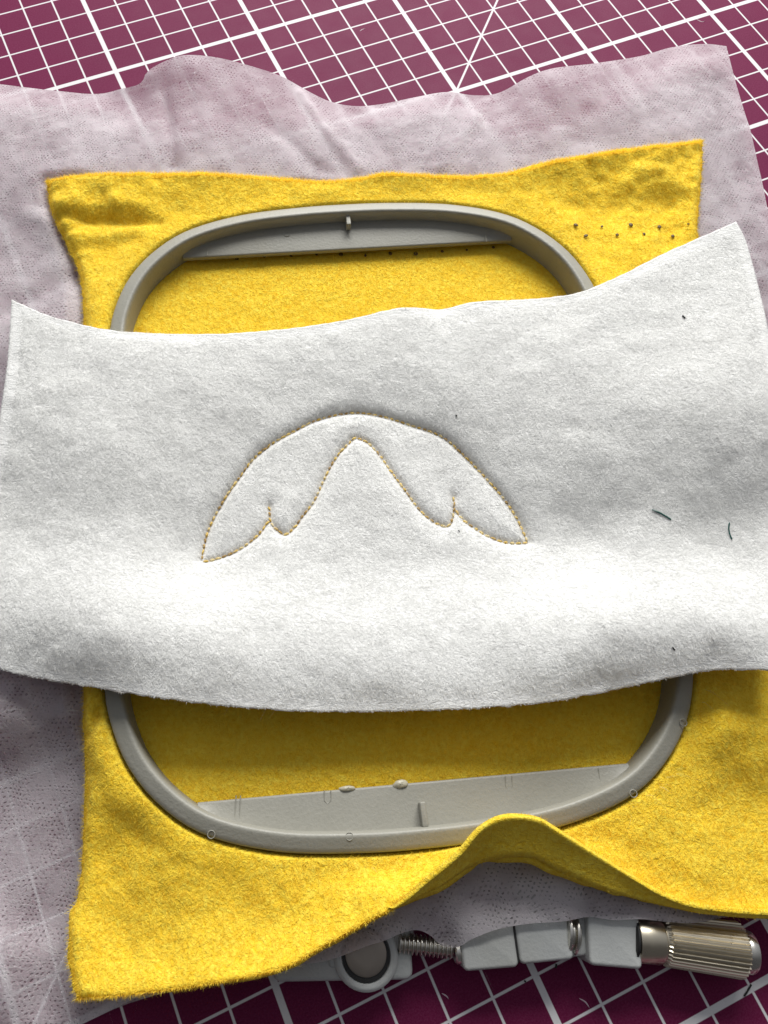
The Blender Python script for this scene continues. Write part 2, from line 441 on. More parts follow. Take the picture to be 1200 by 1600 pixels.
M_SCR = mat_simple('scratched_vinyl', (.50, .36, .42), (.70, .60, .64), .6, 3000)
for P in ([(-8,137),(8,138),(29,139)], [(3,141),(14,142),(24,141)], [(562,49),(566,46),(571,45)], [(690,1552),(697,1556),(701,1561)], [(1088,30),(1096,34),(1101,33)], [(905,1560),(915,1566),(921,1575)]):
    q = catmull(W([(a, b, .0) for a, b in P])-np.array([ox, oy, 0]), 4); q2 = q.copy()
    q2[:, 0] = ca*q[:, 0]+sa*q[:, 1]; q2[:, 1] = -sa*q[:, 0]+ca*q[:, 1]; n_ = len(q2)
    t_ = np.gradient(q2, axis=0); t_ /= np.linalg.norm(t_, axis=1)[:, None]; w_ = .014*np.sin(np.linspace(.25, math.pi-.15, n_))[:, None]
    nn_ = np.c_[-t_[:, 1], t_[:, 0], np.zeros(n_)]; V = np.vstack([q2-nn_*w_, q2+[0, 0, .012], q2+nn_*w_])
    F = [(a*n_+j, a*n_+j+1, (a+1)*n_+j+1, (a+1)*n_+j)[::-1] for a in range(2) for j in range(n_-1)]
    mesh_obj('raised_scratch', V, F, M_SCR, cm)

# ------------------------------------------------------------------ hoop outline (local frame)
quarter = [(6.62, 0), (6.62, 2.2), (6.60, 4.3), (6.48, 5.25), (6.08, 6.28), (5.38, 7.15), (4.42, 7.80), (2.95, 8.22), (1.3, 8.38)]
outl = quarter+[(0, 8.41)]+[(-x, y) for x, y in quarter[::-1]]+[(-x, -y) for x, y in quarter[1:]]+[(0, -8.41)]+[(x, -y) for x, y in quarter[:0:-1]]
OUT = resample(catmull(outl, 8, True), 180, True)          # outer face of the inner frame
def offset(P, d):
    t = np.roll(P, -1, 0)-np.roll(P, 1, 0); t /= np.linalg.norm(t, axis=1)[:, None]
    return P+np.c_[t[:, 1], -t[:, 0]]*d
HW = np.stack(to_world(OUT[:, 0], OUT[:, 1]), -1)
def ring_sd(x, y):
    d = seg_dist(x, y, HW, np.roll(HW, -1, 0)); return np.where(inside(x, y, HW), -d, d)

def hl(px, py, z_):
    p = unproj(px, py, z_); a, b = to_local(p[0], p[1]); return np.array([a, b, z_])

# ------------------------------------------------------------------ fleece
FLOOR = .55
fl_top = [(72,282,0.85),(130,276,0.97),(200,272,1.17),(340,272,1.17),(420,278,1.07),(500,284,1.02),(560,279,1.07),(600,271,1.17),(640,272,1.17),(720,276,1.07),(800,270,1.12),(860,252,1.27),(900,246,1.27),(960,236,1.27),(1040,227,1.27),(1097,219,1.02)]
fl_right = [(1097,219,1.02),(1097,270,1.0),(1092,330,.95),(1092,380,.85),(1120,520,.7),(1150,700,.7),(1190,880,.8),(1235,1050,1.0),(1265,1250,.9),(1290,1428,1.0)]
fl_left = [(72,282,.85),(80,330,.8),(105,385,.7),(124,430,.7),(130,500,.8),(128,700,.9),(130,900,.9),(130,1080,.9),(130,1140,.85),(133,1200,.7),(129,1300,.6),(122,1400,.6),(109,1430,.65),(107,1500,.8),(118,1560,.95)]
fl_bot = [(118,1560,.95),(200,1553,1.2),(300,1540,1.4),(370,1528,1.5),(410,1520,1.55),(450,1508,1.6),(500,1480,1.6),(560,1446,1.65),(617,1415,1.7),(660,1394,1.7),(690,1380,1.7),(733,1352,1.6),(783,1339,1.75),(830,1338,1.75),(871,1358,1.6),(942,1388,1.4),(1000,1404,1.2),(1050,1415,1.2),(1103,1425,1.2),(1200,1432,1.1),(1290,1428,1.0)]
# free edge, curled up over the hem at the hump
fl_lip = [(118,1562,.28),(200,1555,.28),(300,1542,.42),(370,1530,.67),(410,1522,.90),(450,1510,1.02),(500,1481,1.2),(560,1446.5,1.40),(600,1421,1.76),(630,1400,1.86),(660,1377,1.95),(683,1361,2.03),(717,1333,2.15),(750,1294,2.3),(790,1275,2.4),(840,1279,2.3),(871,1297,2.15),(942,1341,1.8),(1000,1377,1.5),(1050,1403,1.4),(1103,1417,1.35),(1200,1425,1.25),(1290,1421,1.15)]
fl_in = [(150,330,.98),(120,310,1.15),(200,345,1.05),(180,310,1.25),(1000,275,1.3),(960,322,.95),(1040,320,.95),(1000,352,1.05),(900,300,1.15),(1050,385,.95),
         (160,1255,.95),(190,1310,.75),(235,1375,.9),(300,1425,1.02),(400,1440,1.15),(250,1490,1.0),(350,1500,1.25),(160,1440,.75),(170,1500,.85),
         (1130,1120,1.45),(1150,1225,.95),(1100,1310,1.05),(1180,1345,1.0),(950,1345,1.2),(600,1370,1.4),(680,1350,1.5),(500,1400,1.2),(450,1450,1.28)]
RB = resample(offset(OUT, .32), 30, True); rbx, rby = to_world(RB[:, 0], RB[:, 1])
pts = [W(c[::2] if c is fl_top else c) for c in (fl_right, fl_left, fl_bot, fl_in)]+[W(fl_top)]
FT = TPS(np.vstack(pts+[np.c_[rbx, rby, np.full(30, 1.14)]]), .03)
def fleece_base(x, y):
    d = ring_sd(x, y); z = FT(x, y)
    z = np.maximum(z, .30)
    z = z*(1-np.exp(-(np.maximum(d, 0)/.25)**2)*.0)
    z = np.where(d < .75, z*(1-smooth(.75, .1, d))+1.14*smooth(.75, .1, d), z)
    k = smooth(-.10, .10, d)
    return FLOOR*(1-k)+z*k, k
def edge_curve(c): return resample(catmull(W(c), 10), 400)
NX, NY = 290, 330
ET, ER, EB, EL = [edge_curve(c) for c in (fl_top, fl_right, fl_bot, fl_left)]
G = coons(ET[:, :2], ER[:, :2], EB[:, :2], EL[:, :2], NX, NY)
gx, gy = G[..., 0], G[..., 1]
zb, kk = fleece_base(gx, gy)
edge_d = np.minimum.reduce([seg_dist(gx, gy, e[::4, :2][:-1], e[::4, :2][1:]) for e in (ET, ER, EL)])
zb = zb+kk*(.07*fbm(gx, gy, .9, 1)*smooth(0, .8, ring_sd(gx, gy))+(.012+.03*smooth(1.2, 2.5, ring_sd(gx, gy))*(gy > 6))*fbm(gx, gy, 3.0, 2))+(1-kk)*.008*fbm(gx, gy, 2.5, 3)
zb = zb+.005*vnoise(gx, gy, 9, 4)
# soft creases in the top left corner
def crease(px, py, qx, qy, z, depth, wd):
    a = unproj(px, py, z)[:2]; b = unproj(qx, qy, z)[:2]
    d = seg_dist(gx, gy, a[None], b[None]); return depth*np.exp(-(d/wd)**2)
for c in ((95,338,250,352,1.0,-.10,.17), (90,318,230,325,1.1,.08,.2), (110,372,225,368,.9,.10,.22), (880,322,1090,318,1.0,-.10,.35), (140,1150,158,1110,1.0,-.15,.1), (130,1235,215,1290,.8,-.07,.4)):
    zb = zb+crease(*c)*kk
zb = zb-.16*np.exp(-(edge_d/.13)**2)*kk
zb = fit_edges(zb, ET, ER, EB, EL, 9)
zb[0] += .03*vnoise(np.arange(NX)/5.0, np.zeros(NX), 1.0, 3)
grid = np.dstack([gx, gy, zb])
# ragged cut edge
jit = .035*vnoise(np.arange(NX)/3.0, np.zeros(NX), 1.0, 2)
grid[0, :, 1] += jit+.07*vnoise(np.arange(NX)/7.0, np.zeros(NX), 1.0, 5)
grid[:, 0, 0] += .035*vnoise(np.arange(NY)/2.5, np.zeros(NY), 1.0, 6)
grid[:, -1, 0] += .03*vnoise(np.arange(NY)/2.5, np.zeros(NY), 1.0, 6)
# lip rows
bot = grid[-1].copy()
lipc = resample(catmull(W(fl_lip), 10), 600); bx = np.linspace(0, 1, NX)
ebx = resample(catmull(W(fl_bot), 10), 600)
# match the lip to the hem by photograph column
def proj_x(P):
    Y = (P-SH) @ RW.T+TW; return FPX*Y[:, 0]/Y[:, 2]+CX
lx = proj_x(lipc); tx = proj_x(bot)
order = np.argsort(lx); lip = np.stack([np.interp(tx, lx[order], lipc[order, k]) for k in range(3)], -1)
lip[:, 2] += .02*vnoise(np.arange(NX)/3.0, np.zeros(NX), 1, 3)
wl = smooth(585, 690, tx)[:, None]; lip = (bot+np.array([0, -.004, -.02]))*(1-wl)+lip*wl
for _ in range(3): lip[1:-1] = .25*lip[:-2]+.5*lip[1:-1]+.25*lip[2:]
rows = []
for t in np.linspace(0, 1, 9)[1:]:
    p = bot*(1-t)+lip*t
    out_ = -np.linalg.norm(lip-bot, axis=1)*.08*wl[:, 0]*math.sin(math.pi*t)
    p[:, 1] -= out_; p[:, 2] -= out_*.3
    rows.append(p)
full = np.concatenate([grid, np.array(rows)], 0); ny_full = full.shape[0]
def add_thickness(o, th):
    m = o.modifiers.new('thickness', 'SOLIDIFY'); m.thickness = th*U; m.offset = -1; m.use_even_offset = False
    m.use_quality_normals = True
FF = grid_faces(NY, NX)
fle = mesh_obj('yellow_fleece', grid.reshape(-1, 3), FF, M_FLEECE)
add_thickness(fle, .17)
k0 = int(np.argmax(tx > 592)); curl = full[NY-1:, k0:]
cu = mesh_obj('curled_edge', curl.reshape(-1, 3), grid_faces(curl.shape[0], curl.shape[1]), M_FLEECE, fle)
add_thickness(cu, .11); cu.modifiers['thickness'].offset = 0
tag(fle, 'yellow fleece square clamped in the grey hoop, front edge curled up in a hump', 'fleece fabric')

def grid_normals(Gd):
    du = np.gradient(Gd, axis=1); dv = np.gradient(Gd, axis=0)
    n = np.cross(dv, du); n /= np.linalg.norm(n, axis=2)[..., None]+1e-12
    return n
def fibres(name, Gd, n, lmin, lmax, wd, lift, mat, parent, sgn=1, sel=None, direction=None, spread=math.pi, curl=.6, mg=0):
    ny, nx = Gd.shape[:2]; N = grid_normals(Gd)
    if sel is None: i = mg+rng.random(n)*(ny-1.001-2*mg); j = mg+rng.random(n)*(nx-1.001-2*mg)
    else: i, j = sel
    n = len(i)
    i0 = i.astype(int); j0 = j.astype(int); a = (i-i0)[:, None]; b = (j-j0)[:, None]
    P = (Gd[i0, j0]*(1-a)+Gd[i0+1, j0]*a)*(1-b)+(Gd[i0, j0+1]*(1-a)+Gd[i0+1, j0+1]*a)*b
    nn = N[i0, j0]*sgn; nn = np.where(nn[:, 2:3]*sgn < 0, nn, nn)
    th = (rng.random(n)*2-1)*spread+(0 if direction is None else direction)
    T = np.c_[np.cos(th), np.sin(th), np.zeros(n)]; T -= nn*(T*nn).sum(1)[:, None]; T /= np.linalg.norm(T, axis=1)[:, None]+1e-9
    B = np.cross(nn, T); L = (lmin+(lmax-lmin)*rng.random(n))[:, None]
    up = (lift*(.3+rng.random(n)))[:, None]; cu = (rng.normal(0, curl, n))[:, None]
    p0 = P-nn*.01; p1 = P+T*L*.5+nn*L*up*.8+B*L*cu*.15; p2 = P+T*L*.9+nn*L*up*(.7+.6*rng.random(n))[:, None]+B*L*cu*.6
    w = (wd*(.6+.8*rng.random(n)))[:, None]
    V = np.stack([p0-B*w, p0+B*w, p1-B*w*.8, p1+B*w*.8, p2], 1).reshape(-1, 3)
    k = np.arange(n)[:, None]*5
    F = np.concatenate([k+np.array([[0, 1, 3]]), k+np.array([[0, 3, 2]]), k+np.array([[2, 3, 4]])], 1).reshape(-1, 3)
    o = mesh_obj(name, V, F, mat, parent, smooth_=False); o['kind'] = 'stuff'; return o
fibres('fleece_pile', full, 220000, .05, .16, .0034, .45, M_FLF, fle)
# fuzz standing out from the cut edges
def edge_sel(rows_, cols_, n):
    return rng.choice(rows_, n)+rng.random(n)*.9, rng.choice(cols_, n)+rng.random(n)*.9
ny1 = ny_full-2
fibres('edge_fuzz', full, 0, .05, .12, .0033, .8, M_FLF, fle, sel=tuple(np.concatenate(q) for q in zip(
    edge_sel(np.arange(0, 4), np.arange(NX-1), 16000), edge_sel(np.arange(ny1-3, ny1+1), np.arange(NX-1), 7000),
    edge_sel(np.arange(ny1), np.arange(0, 2), 3500), edge_sel(np.arange(ny1), np.arange(NX-3, NX-1), 2500))))

# pricked holes of an old seam: raised discs, hole shade painted dark brown
def place_on(fn, px, py, z0=.6):
    z = z0
    for _ in range(12):
        p = unproj(px, py, z)+SH*0; z = float(fn(np.array([p[0]]), np.array([p[1]]))[0])
    return unproj(px, py, z)
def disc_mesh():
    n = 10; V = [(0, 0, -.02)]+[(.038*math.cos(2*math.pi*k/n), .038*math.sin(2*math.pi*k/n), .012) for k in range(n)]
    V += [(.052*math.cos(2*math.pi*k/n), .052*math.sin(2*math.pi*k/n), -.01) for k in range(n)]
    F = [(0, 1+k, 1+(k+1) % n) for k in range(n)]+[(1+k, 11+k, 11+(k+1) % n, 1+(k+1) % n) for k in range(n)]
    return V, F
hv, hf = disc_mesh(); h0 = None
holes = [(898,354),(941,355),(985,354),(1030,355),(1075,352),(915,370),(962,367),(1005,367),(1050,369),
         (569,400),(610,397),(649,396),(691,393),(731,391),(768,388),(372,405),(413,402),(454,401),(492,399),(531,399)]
from mathutils.kdtree import KDTree
def kd_of(Gd):
    kd = KDTree(Gd.shape[0]*Gd.shape[1])
    for q, p in enumerate(Gd.reshape(-1, 3)): kd.insert((p[0], p[1], 0), q)
    kd.balance(); return kd
kd_fl = kd_of(grid); gflat = grid.reshape(-1, 3)
fl_z = lambda x, y: np.array([gflat[kd_fl.find((float(x[0]), float(y[0]), 0))[1], 2]])
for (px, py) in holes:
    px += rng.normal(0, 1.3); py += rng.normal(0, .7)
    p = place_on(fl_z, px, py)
    if h0 is None: h0 = mesh_obj('needle_hole_shade', hv, hf, M_HOLE_SHADE, fle); o = h0
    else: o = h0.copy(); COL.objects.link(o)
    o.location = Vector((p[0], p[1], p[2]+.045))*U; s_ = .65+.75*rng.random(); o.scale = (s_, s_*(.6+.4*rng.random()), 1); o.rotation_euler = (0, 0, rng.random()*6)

# ------------------------------------------------------------------ stabiliser sheet
st_top = [(-60,132,0.55),(0,141,0.5),(60,148,0.45),(100,152,0.4),(150,156,0.4),(190,151,0.45),(225,141,0.85),(233,118,1.25),(262,101,1.55),(290,94,1.65),(340,98,1.55),(400,113,1.25),(440,126,1.05),(480,148,0.75),(520,166,0.55),(560,172,0.45),(600,168,0.4),(650,157,0.4),(700,148,0.4),(740,152,0.45),(775,149,0.75),(810,131,1.15),(860,111,1.25),(930,102,1.15),(1000,90,0.85),(1050,75,0.65),(1100,69,0.55),(1135,72,0.5)]
st_right = [(1135,72,.50),(1150,130,.4),(1165,180,.4),(1173,205,.4),(1183,250,.4),(1198,320,.4),(1225,480,.2),(1240,800,.3),(1235,1100,.3),(1215,1423,.3)]
st_left = [(-60,132,.3),(-110,400,.4),(-150,800,.4),(-160,1200,.2),(-130,1500,.1),(-100,1700,.08)]
st_bot = [(-100,1700,.08),(0,1655,.08),(80,1622,.07),(135,1597,.06),(185,1574,.06),(240,1556,.08),(330,1532,.2),(420,1515,.35),(470,1508,.6),(520,1498,.9),(560,1483,1.0),(600,1470,1.0),(625,1459,1.0),(650,1453,.95),(670,1460,.9),(690,1477,.85),(715,1480,.9),(740,1466,1.0),(780,1451,1.0),(830,1443,1.0),(880,1440,1.0),(920,1433,1.0),(960,1438,1.0),(1000,1436,1.0),(1040,1440,.95),(1080,1442,.9),(1110,1438,.7),(1150,1431,.5),(1215,1423,.3)]
st_in = [(290,200,1.1),(230,200,.9),(255,160,1.1),(400,200,1.0),(150,230,.9),(50,250,.85),(60,450,.8),(40,420,.65),(100,400,.7),(10,560,.8),(560,230,.7),(640,200,.75),(700,220,.9),(850,180,1.0),(780,200,.8),(900,200,.85),(1050,150,.85),(1050,200,.9),(1130,300,.7),(1150,420,.6),(1180,500,.3),(300,150,1.25),(480,220,.9),
         (60,1110,.85),(100,1110,.9),(20,1130,.9),(60,1160,.45),(100,1210,.30),(20,1220,.2),(50,1280,.12),(100,1300,.12),(60,1360,.08),(95,1400,.08),(40,1450,.08),(20,1480,.3),(90,1500,.06),(60,1560,.07),(10,1560,.3),(150,1540,.06),
         (850,1390,1.1),(760,1400,1.0),(700,1430,1.05),(620,1440,.95),(800,1420,1.0),(900,1400,1.15),(950,1420,1.05),(1050,1428,.9),(560,1462,.75)]
ST = TPS(np.vstack([W(c) for c in (st_top, st_right, st_left, st_bot, st_in)]+[np.c_[rbx, rby, np.full(30, .90)]]), .01)
kd_full = kd_of(full); fullflat = full.reshape(-1, 3)
SX, SY = 260, 300
ET2, ER2, EB2, EL2 = [edge_curve(c) for c in (st_top, st_right, st_bot, st_left)]
S = coons(ET2[:, :2], ER2[:, :2], EB2[:, :2], EL2[:, :2], SX, SY); sx_, sy_ = S[..., 0], S[..., 1]
sd = ring_sd(sx_, sy_); k = smooth(-.1, .1, sd)
z = np.maximum(ST(sx_, sy_), .04)
near = smooth(.75, .1, sd); z = z*(1-near)+.90*near
z = z+(.035*fbm(sx_, sy_, 1.1, 5)+.012*fbm(sx_, sy_, 3.5, 6))*np.clip((z-.1)*3, 0, 1)*k*(1-near)
z = z*k+.28*(1-k)
# keep it under the fleece wherever the fleece covers it
POLY = np.vstack([ET[:, :2], ER[1:, :2], EB[::-1][1:, :2], EL[::-1][1:-1, :2]])[::6]
ins = inside(sx_, sy_, POLY)
zf = np.array([gflat[kd_fl.find((x, y, 0))[1], 2] for x, y in zip(sx_.ravel(), sy_.ravel())]).reshape(sx_.shape)
dedge = seg_dist(sx_, sy_, POLY, np.roll(POLY, -1, 0))
cap = zf-.23
z = np.where(ins, np.minimum(z, cap), np.minimum(z, np.maximum(cap+dedge*.7, .04)))
z = np.maximum(z, .03)
# a few radiating folds pulled in by the hoop
for (a, b, dp, wd) in (((255,110),(270,262),-.14,.22), ((300,100),(340,262),.06,.3), ((470,150),(560,262),.13,.20), ((420,200),(500,262),-.10,.25), ((760,155),(690,262),.08,.22), ((20,480),(110,420),-.18,.35), ((40,330),(110,350),.08,.3), ((1080,100),(1110,330),.05,.4), ((560,170),(620,262),-.05,.25)):
    pa, pb = unproj(*a, .8)[:2], unproj(*b, .9)[:2]
    z = z+dp*np.exp(-(seg_dist(sx_, sy_, pa[None], pb[None])/wd)**2)*np.where(ins, 0, 1)
z = fit_edges(z, ET2, ER2, EB2, EL2, 6, 'trl')
sgrid = np.dstack([sx_, sy_, np.maximum(z, .03)])
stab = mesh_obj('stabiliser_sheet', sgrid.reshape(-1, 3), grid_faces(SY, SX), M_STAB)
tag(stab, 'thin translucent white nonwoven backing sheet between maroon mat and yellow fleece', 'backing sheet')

fibres('sheet_fibres', sgrid, 45000, .25, .8, .0020, .01, M_FTF, stab, direction=.4, spread=1.3, curl=1.2, mg=9)

# ------------------------------------------------------------------ hoop
hoop = empty('embroidery_hoop', (0, 0, 0), HA)
tag(hoop, 'grey plastic embroidery hoop holding the yellow fleece, with a knurled metal tightening screw', 'embroidery hoop')
def sweep_ring(prof):
    V = []; n = len(OUT); m = len(prof)
    for (d, z_) in prof:
        P = offset(OUT, d); V += [(p[0], p[1], z_) for p in P]
    F = [(a*n+j, a*n+(j+1) % n, ((a+1) % m)*n+(j+1) % n, ((a+1) % m)*n+j) for a in range(m) for j in range(n)]
    return V, F
prof = [(-.44, .56), (-.43, .66), (-.42, 1.08), (-.41, 1.16), (-.395, 1.22), (-.37, 1.255), (-.33, 1.268), (-.29, 1.262), (-.23, 1.245), (-.12, 1.215), (-.04, 1.19), (-.01, 1.16), (0, 1.10), (0, .60), (-.02, .56)]
V, F = sweep_ring(prof); mesh_obj('inner_frame', V, F, M_HOOP, hoop)
prof = [(.20, .02), (.19, .10), (.19, .70), (.22, .78), (.30, .80), (.50, .78), (.56, .72), (.58, .60), (.58, .02)]
V, F = sweep_ring(prof); mesh_obj('outer_frame', V, F, M_BRKT, hoop)
INN = offset(OUT, -.40)
def plate(sign, chord, zc, zi):
    sel = INN[(sign*INN[:, 1]) > chord]; sel = sel[np.argsort(sel[:, 0])]
    xs = np.linspace(sel[0, 0]-.04, sel[-1, 0]+.04, 60); ya = np.interp(xs, sel[:, 0], sign*sel[:, 1]); ya = np.maximum(ya, chord+.01)
    V = []; n = 60
    yc = chord*np.ones(n)
    rowsP = [(yc+.5, zc-.16), (yc+.03, zc-.16), (yc, zc-.13), (yc, zc-.03), (yc+.012, zc-.008), (yc+.05, zc)]
    for t in (.3, .6, .85, 1.0): rowsP.append(((yc+.05)*(1-t)+np.maximum(ya+.02, yc+.06)*t, zc*(1-t)+zi*t))
    for (yy, zz) in rowsP: V += [(x, sign*q, zz) for x, q in zip(xs, yy)]
    F = [(a*n+j, a*n+j+1, (a+1)*n+j+1, (a+1)*n+j) if sign > 0 else (a*n+j+1, a*n+j, (a+1)*n+j, (a+1)*n+j+1) for a in range(len(rowsP)-1) for j in range(n-1)]
    return V, F
V, F = plate(1, 7.10, .84, .92); mesh_obj('ledge_plate', V, F, M_HOOP, hoop)
V, F = plate(-1, 7.12, .84, .92); mesh_obj('ledge_plate', V, F, M_HOOP, hoop)
# centre tabs on the inside wall
V, F = rbox((hl(544, 350, 1.0)[0], 7.86, .86), .065, .17, .15, (1, 0), .04); mesh_obj('centre_tab', V, F, M_HOOP, hoop)
q = hl(660, 1282, .8)
V, F = rbox((q[0], -7.76, .86), .065, .25, .15, (1, 0), .04); mesh_obj('centre_tab', V, F, M_HOOP, hoop)
# moulded seams and ejector marks
def ridge(a, b, r, name='moulded_seam'):
    V, F = tube(np.linspace(a, b, 4), r, 6); mesh_obj(name, V, F, M_HOOP, hoop)
for (a, b) in (((369,1243),(366,1292)), ((376,1243),(373,1295)), ((935,1200),(940,1238)), ((325,383),(324,399)), ((757,354),(760,378))):
    ridge(hl(*a, .855), hl(*b, .905), .012)
def mark(px, py, z_, r=.075):
    c = hl(px, py, z_); an = np.linspace(0, 2*math.pi, 17)[:-1]
    V, F = tube(np.c_[c[0]+r*np.cos(an), c[1]+r*np.sin(an), np.full(16, z_-.008)], .010, 6, closed=True)
    mesh_obj('ejector_mark', V, F, M_HOOP, hoop)
for (px, py, z_) in ((330,1304,1.235), (494,1297,.905), (823,1261,.895), (990,1240,1.235), (1068,1129,1.25), (546,1307,1.262), (448,366,.90)):
    mark(px, py, z_)
for (px, py) in ((512,1247), (795,1225)):
    a = hl(px-5, py-12, .855); b = hl(px-5, py+4, .855); c = hl(px+5, py-12, .855); d = hl(px+5, py+4, .855); e = hl(px, py+9, .855)
    V, F = tube([a, b, (b+e)/2, e, (d+e)/2, d, c], .012, 6); mesh_obj('moulded_seam', V, F, M_HOOP, hoop)
# burrs of dried glue on the plate's edge
def blob(px, py, z_, rx, ry, rz, seed):
    c = hl(px, py, z_); V = []; F = []; nu, nv = 14, 8
    for i in range(nv+1):
        for j in range(nu):
            ph = math.pi*i/nv; th = 2*math.pi*j/nu
            n_ = 1+.28*noise.noise(Vector((math.cos(th)*2+seed, math.sin(th)*2, ph*1.5)))
            V.append((c[0]+rx*n_*math.sin(ph)*math.cos(th), c[1]+ry*n_*math.sin(ph)*math.sin(th), c[2]+rz*n_*math.cos(ph)))
    F = [(i*nu+j, (i+1)*nu+j, (i+1)*nu+(j+1) % nu, i*nu+(j+1) % nu) for i in range(nv) for j in range(nu)]
    mesh_obj('glue_burr', V, F, M_GLUE, hoop)
blob(626, 1225, .85, .15, .085, .05, 1); blob(543, 1232, .84, .17, .06, .05, 4); blob(530, 1304, .92, .22, .04, .03, 8); blob(612, 1299, .91, .10, .03, .02, 3)

# bracket, screw and knob (parts of the outer frame, in front of it)
def L3(px, py, z_): return hl(px, py, z_)
def L4(px, py, z_):
    p = hl(px, py, 1.0); return np.array([p[0], p[1], z_])
def hobj(name, VF, m, parent=hoop, sm=True): return mesh_obj(name, VF[0], VF[1], m, parent, sm)
def autosm(o, ang=35):
    o.data.polygons.foreach_set('use_smooth', np.ones(len(o.data.polygons), bool))
    try: o.data.set_sharp_from_angle(angle=math.radians(ang))
    except Exception: pass
    return o
for o in list(hoop.children): autosm(o, 50)
c = L3(536, 1488, .75); ax = L3(600, 1488, .75)-L3(470, 1490, .75); ax = ax[:2]/np.linalg.norm(ax[:2])
lug = autosm(hobj('screw_lug', rbox((c[0], c[1], .06), 1.40, .53, .28, ax, .16), M_BRKT))
c = L3(572, 1493, .72)
boss = autosm(hobj('lug_boss', revolve((c[0], c[1], .05), (c[0], c[1], .9), [(0, .66), (.56, .66), (.63, .645), (.67, .60), (.68, .56), (.66, .50), (.58, .47)], 40), M_BRKT, lug))
autosm(hobj('boss_gap', revolve((c[0], c[1], .36), (c[0], c[1], .9), [(0, .475), (.345, .475)], 40), M_BLACK, lug))
autosm(hobj('rivet', revolve((c[0], c[1]+.03, .36), (c[0], c[1]+.03, .9), [(0, .425), (.33, .425), (.365, .41), (.38, .37), (.385, .2), (.385, .02)], 40), M_RIVET, lug))
# connecting webs to the ring
for (px, py) in ((560, 1440), (860, 1430)):
    c = L3(px, py, .4); autosm(hobj('lug_web', rbox((c[0], c[1]-.0, .06), .7, .75, .30, (1, 0), .1), M_BRKT))
# threaded rod
A = L3(622, 1473, .60); B = L3(716, 1483, .60); Ln = np.linalg.norm(B-A)
def thread(t, j, r): return 1.0
prof = []; pitch = .085; t = 0
while t < Ln-.18:
    prof += [(t, .135), (t+pitch*.3, .20), (t+pitch*.5, .20), (t+pitch*.85, .135)]; t += pitch
prof += [(t, .13), (Ln-.12, .10)]
screw = autosm(hobj('threaded_screw', revolve(A, B, prof, 24), M_STEEL))
autosm(hobj('screw_collar', revolve(L3(709, 1487, .6), L3(719, 1486, .6), [(0, .10), (.0, .2), (.03, .23), (.1, .23), (.13, .2), (.13, .1)], 28), M_STEEL, screw))
def barrel(name, a, b, r, m, za=.55, fl=0):
    A = L4(*a, za); B = L4(*b, za); r = r*.94; Ln = np.linalg.norm(B-A)
    return autosm(hobj(name, revolve(A, B, [(0, .05), (0, r-.06), (.02, r-.02), (.06, r), (Ln-.06, r*(1+fl)), (Ln-.02, r*(1+fl)-.02), (Ln, r*(1+fl)-.06), (Ln, .05)], 40), m))
def block(name, a, b, hw, m, hz=.40):
    A = L3(*a, .8); B = L3(*b, .8); c = (A+B)/2; d = B-A; L_ = np.linalg.norm(d); d /= L_
    return autosm(hobj(name, rbox((c[0], c[1], .06), L_/2, hw, hz, d[:2], .10), m))
block('screw_nut_block', (719, 1473), (804, 1466), .50, M_BRKT)
block('screw_nut_block', (806, 1466), (889, 1458), .46, M_BRKT)
autosm(hobj('dark_joint', rbox((*((L3(805, 1466, .8))[:2]), .06), .03, .44, .385, ax, .02), M_BLACK))
barrel('metal_flange', (891, 1460), (899, 1461), .46, M_STEEL)
barrel('screw_neck', (895, 1462), (916, 1464), .30, M_STEEL)
barrel('metal_flange', (904, 1463), (911, 1464), .42, M_STEEL)
block('end_block', (918, 1465), (1000, 1472), .48, M_BRKT, .40)
barrel('dark_joint', (998, 1470), (1004, 1471), .46, M_BLACK)
barrel('knob_collar', (1003, 1471), (1047, 1475), .47, M_KNOB)
A = L4(1046, 1473, .52); B = L4(1178, 1491, .52); Ln = np.linalg.norm(B-A)
nr = 34
def knurl(t, j, r):
    if r < .41 or t < .09 or t > Ln-.05: return .955
    return 1.045 if (j % 4) in (0, 1) else .955
knob = hobj('knurled_knob', revolve(A, B, [(0, .2), (0, .43), (.03, .45), (.09, .45), (.10, .465), (.2, .47), (Ln-.14, .505), (Ln-.05, .505), (Ln-.02, .465), (Ln, .425), (Ln, .2)], nr*4, knurl), M_KNOB)
autosm(knob, 25)
barrel('knob_end_cap', (1176, 1492), (1194, 1494), .43, M_STEEL)

# ------------------------------------------------------------------ white felt
fe_top = [(18,468,1.5),(60,487,1.5),(100,500,1.5),(160,514,1.55),(230,520,1.5),(330,522,1.3),(400,518,1.1),(480,510,1.0),(560,496,1.0),(600,486,1.05),(640,480,1.1),(690,483,1.0),(740,472,1.15),(820,468,1.3),(880,462,1.45),(920,452,1.6),(980,425,1.8),(1040,395,1.9),(1100,368,2.0),(1150,346,2.1)]
fe_right = [(1150,346,2.1),(1165,375,2.1),(1178,420,2.1),(1190,468,2.15),(1201,520,2.2),(1222,650,2.2),(1235,800,1.6),(1232,900,1.7),(1226,1000,2.1),(1222,1047,2.1)]
fe_left = [(18,468,1.5),(12,560,1.5),(4,620,1.5),(-8,700,1.4),(-25,800,1.3),(-38,950,1.5),(-40,1024,1.4)]
fe_bot = [(-40,1024,1.4),(0,1045,1.5),(40,1056,1.5),(100,1067,1.55),(180,1080,1.7),(250,1091,1.75),(330,1101,1.7),(430,1109,1.6),(500,1112,1.55),(600,1112,1.5),(700,1109,1.55),(800,1103,1.65),(870,1095,1.75),(950,1080,1.75),(1020,1065,1.85),(1080,1053,1.95),(1130,1047,2.0),(1222,1047,2.1)]
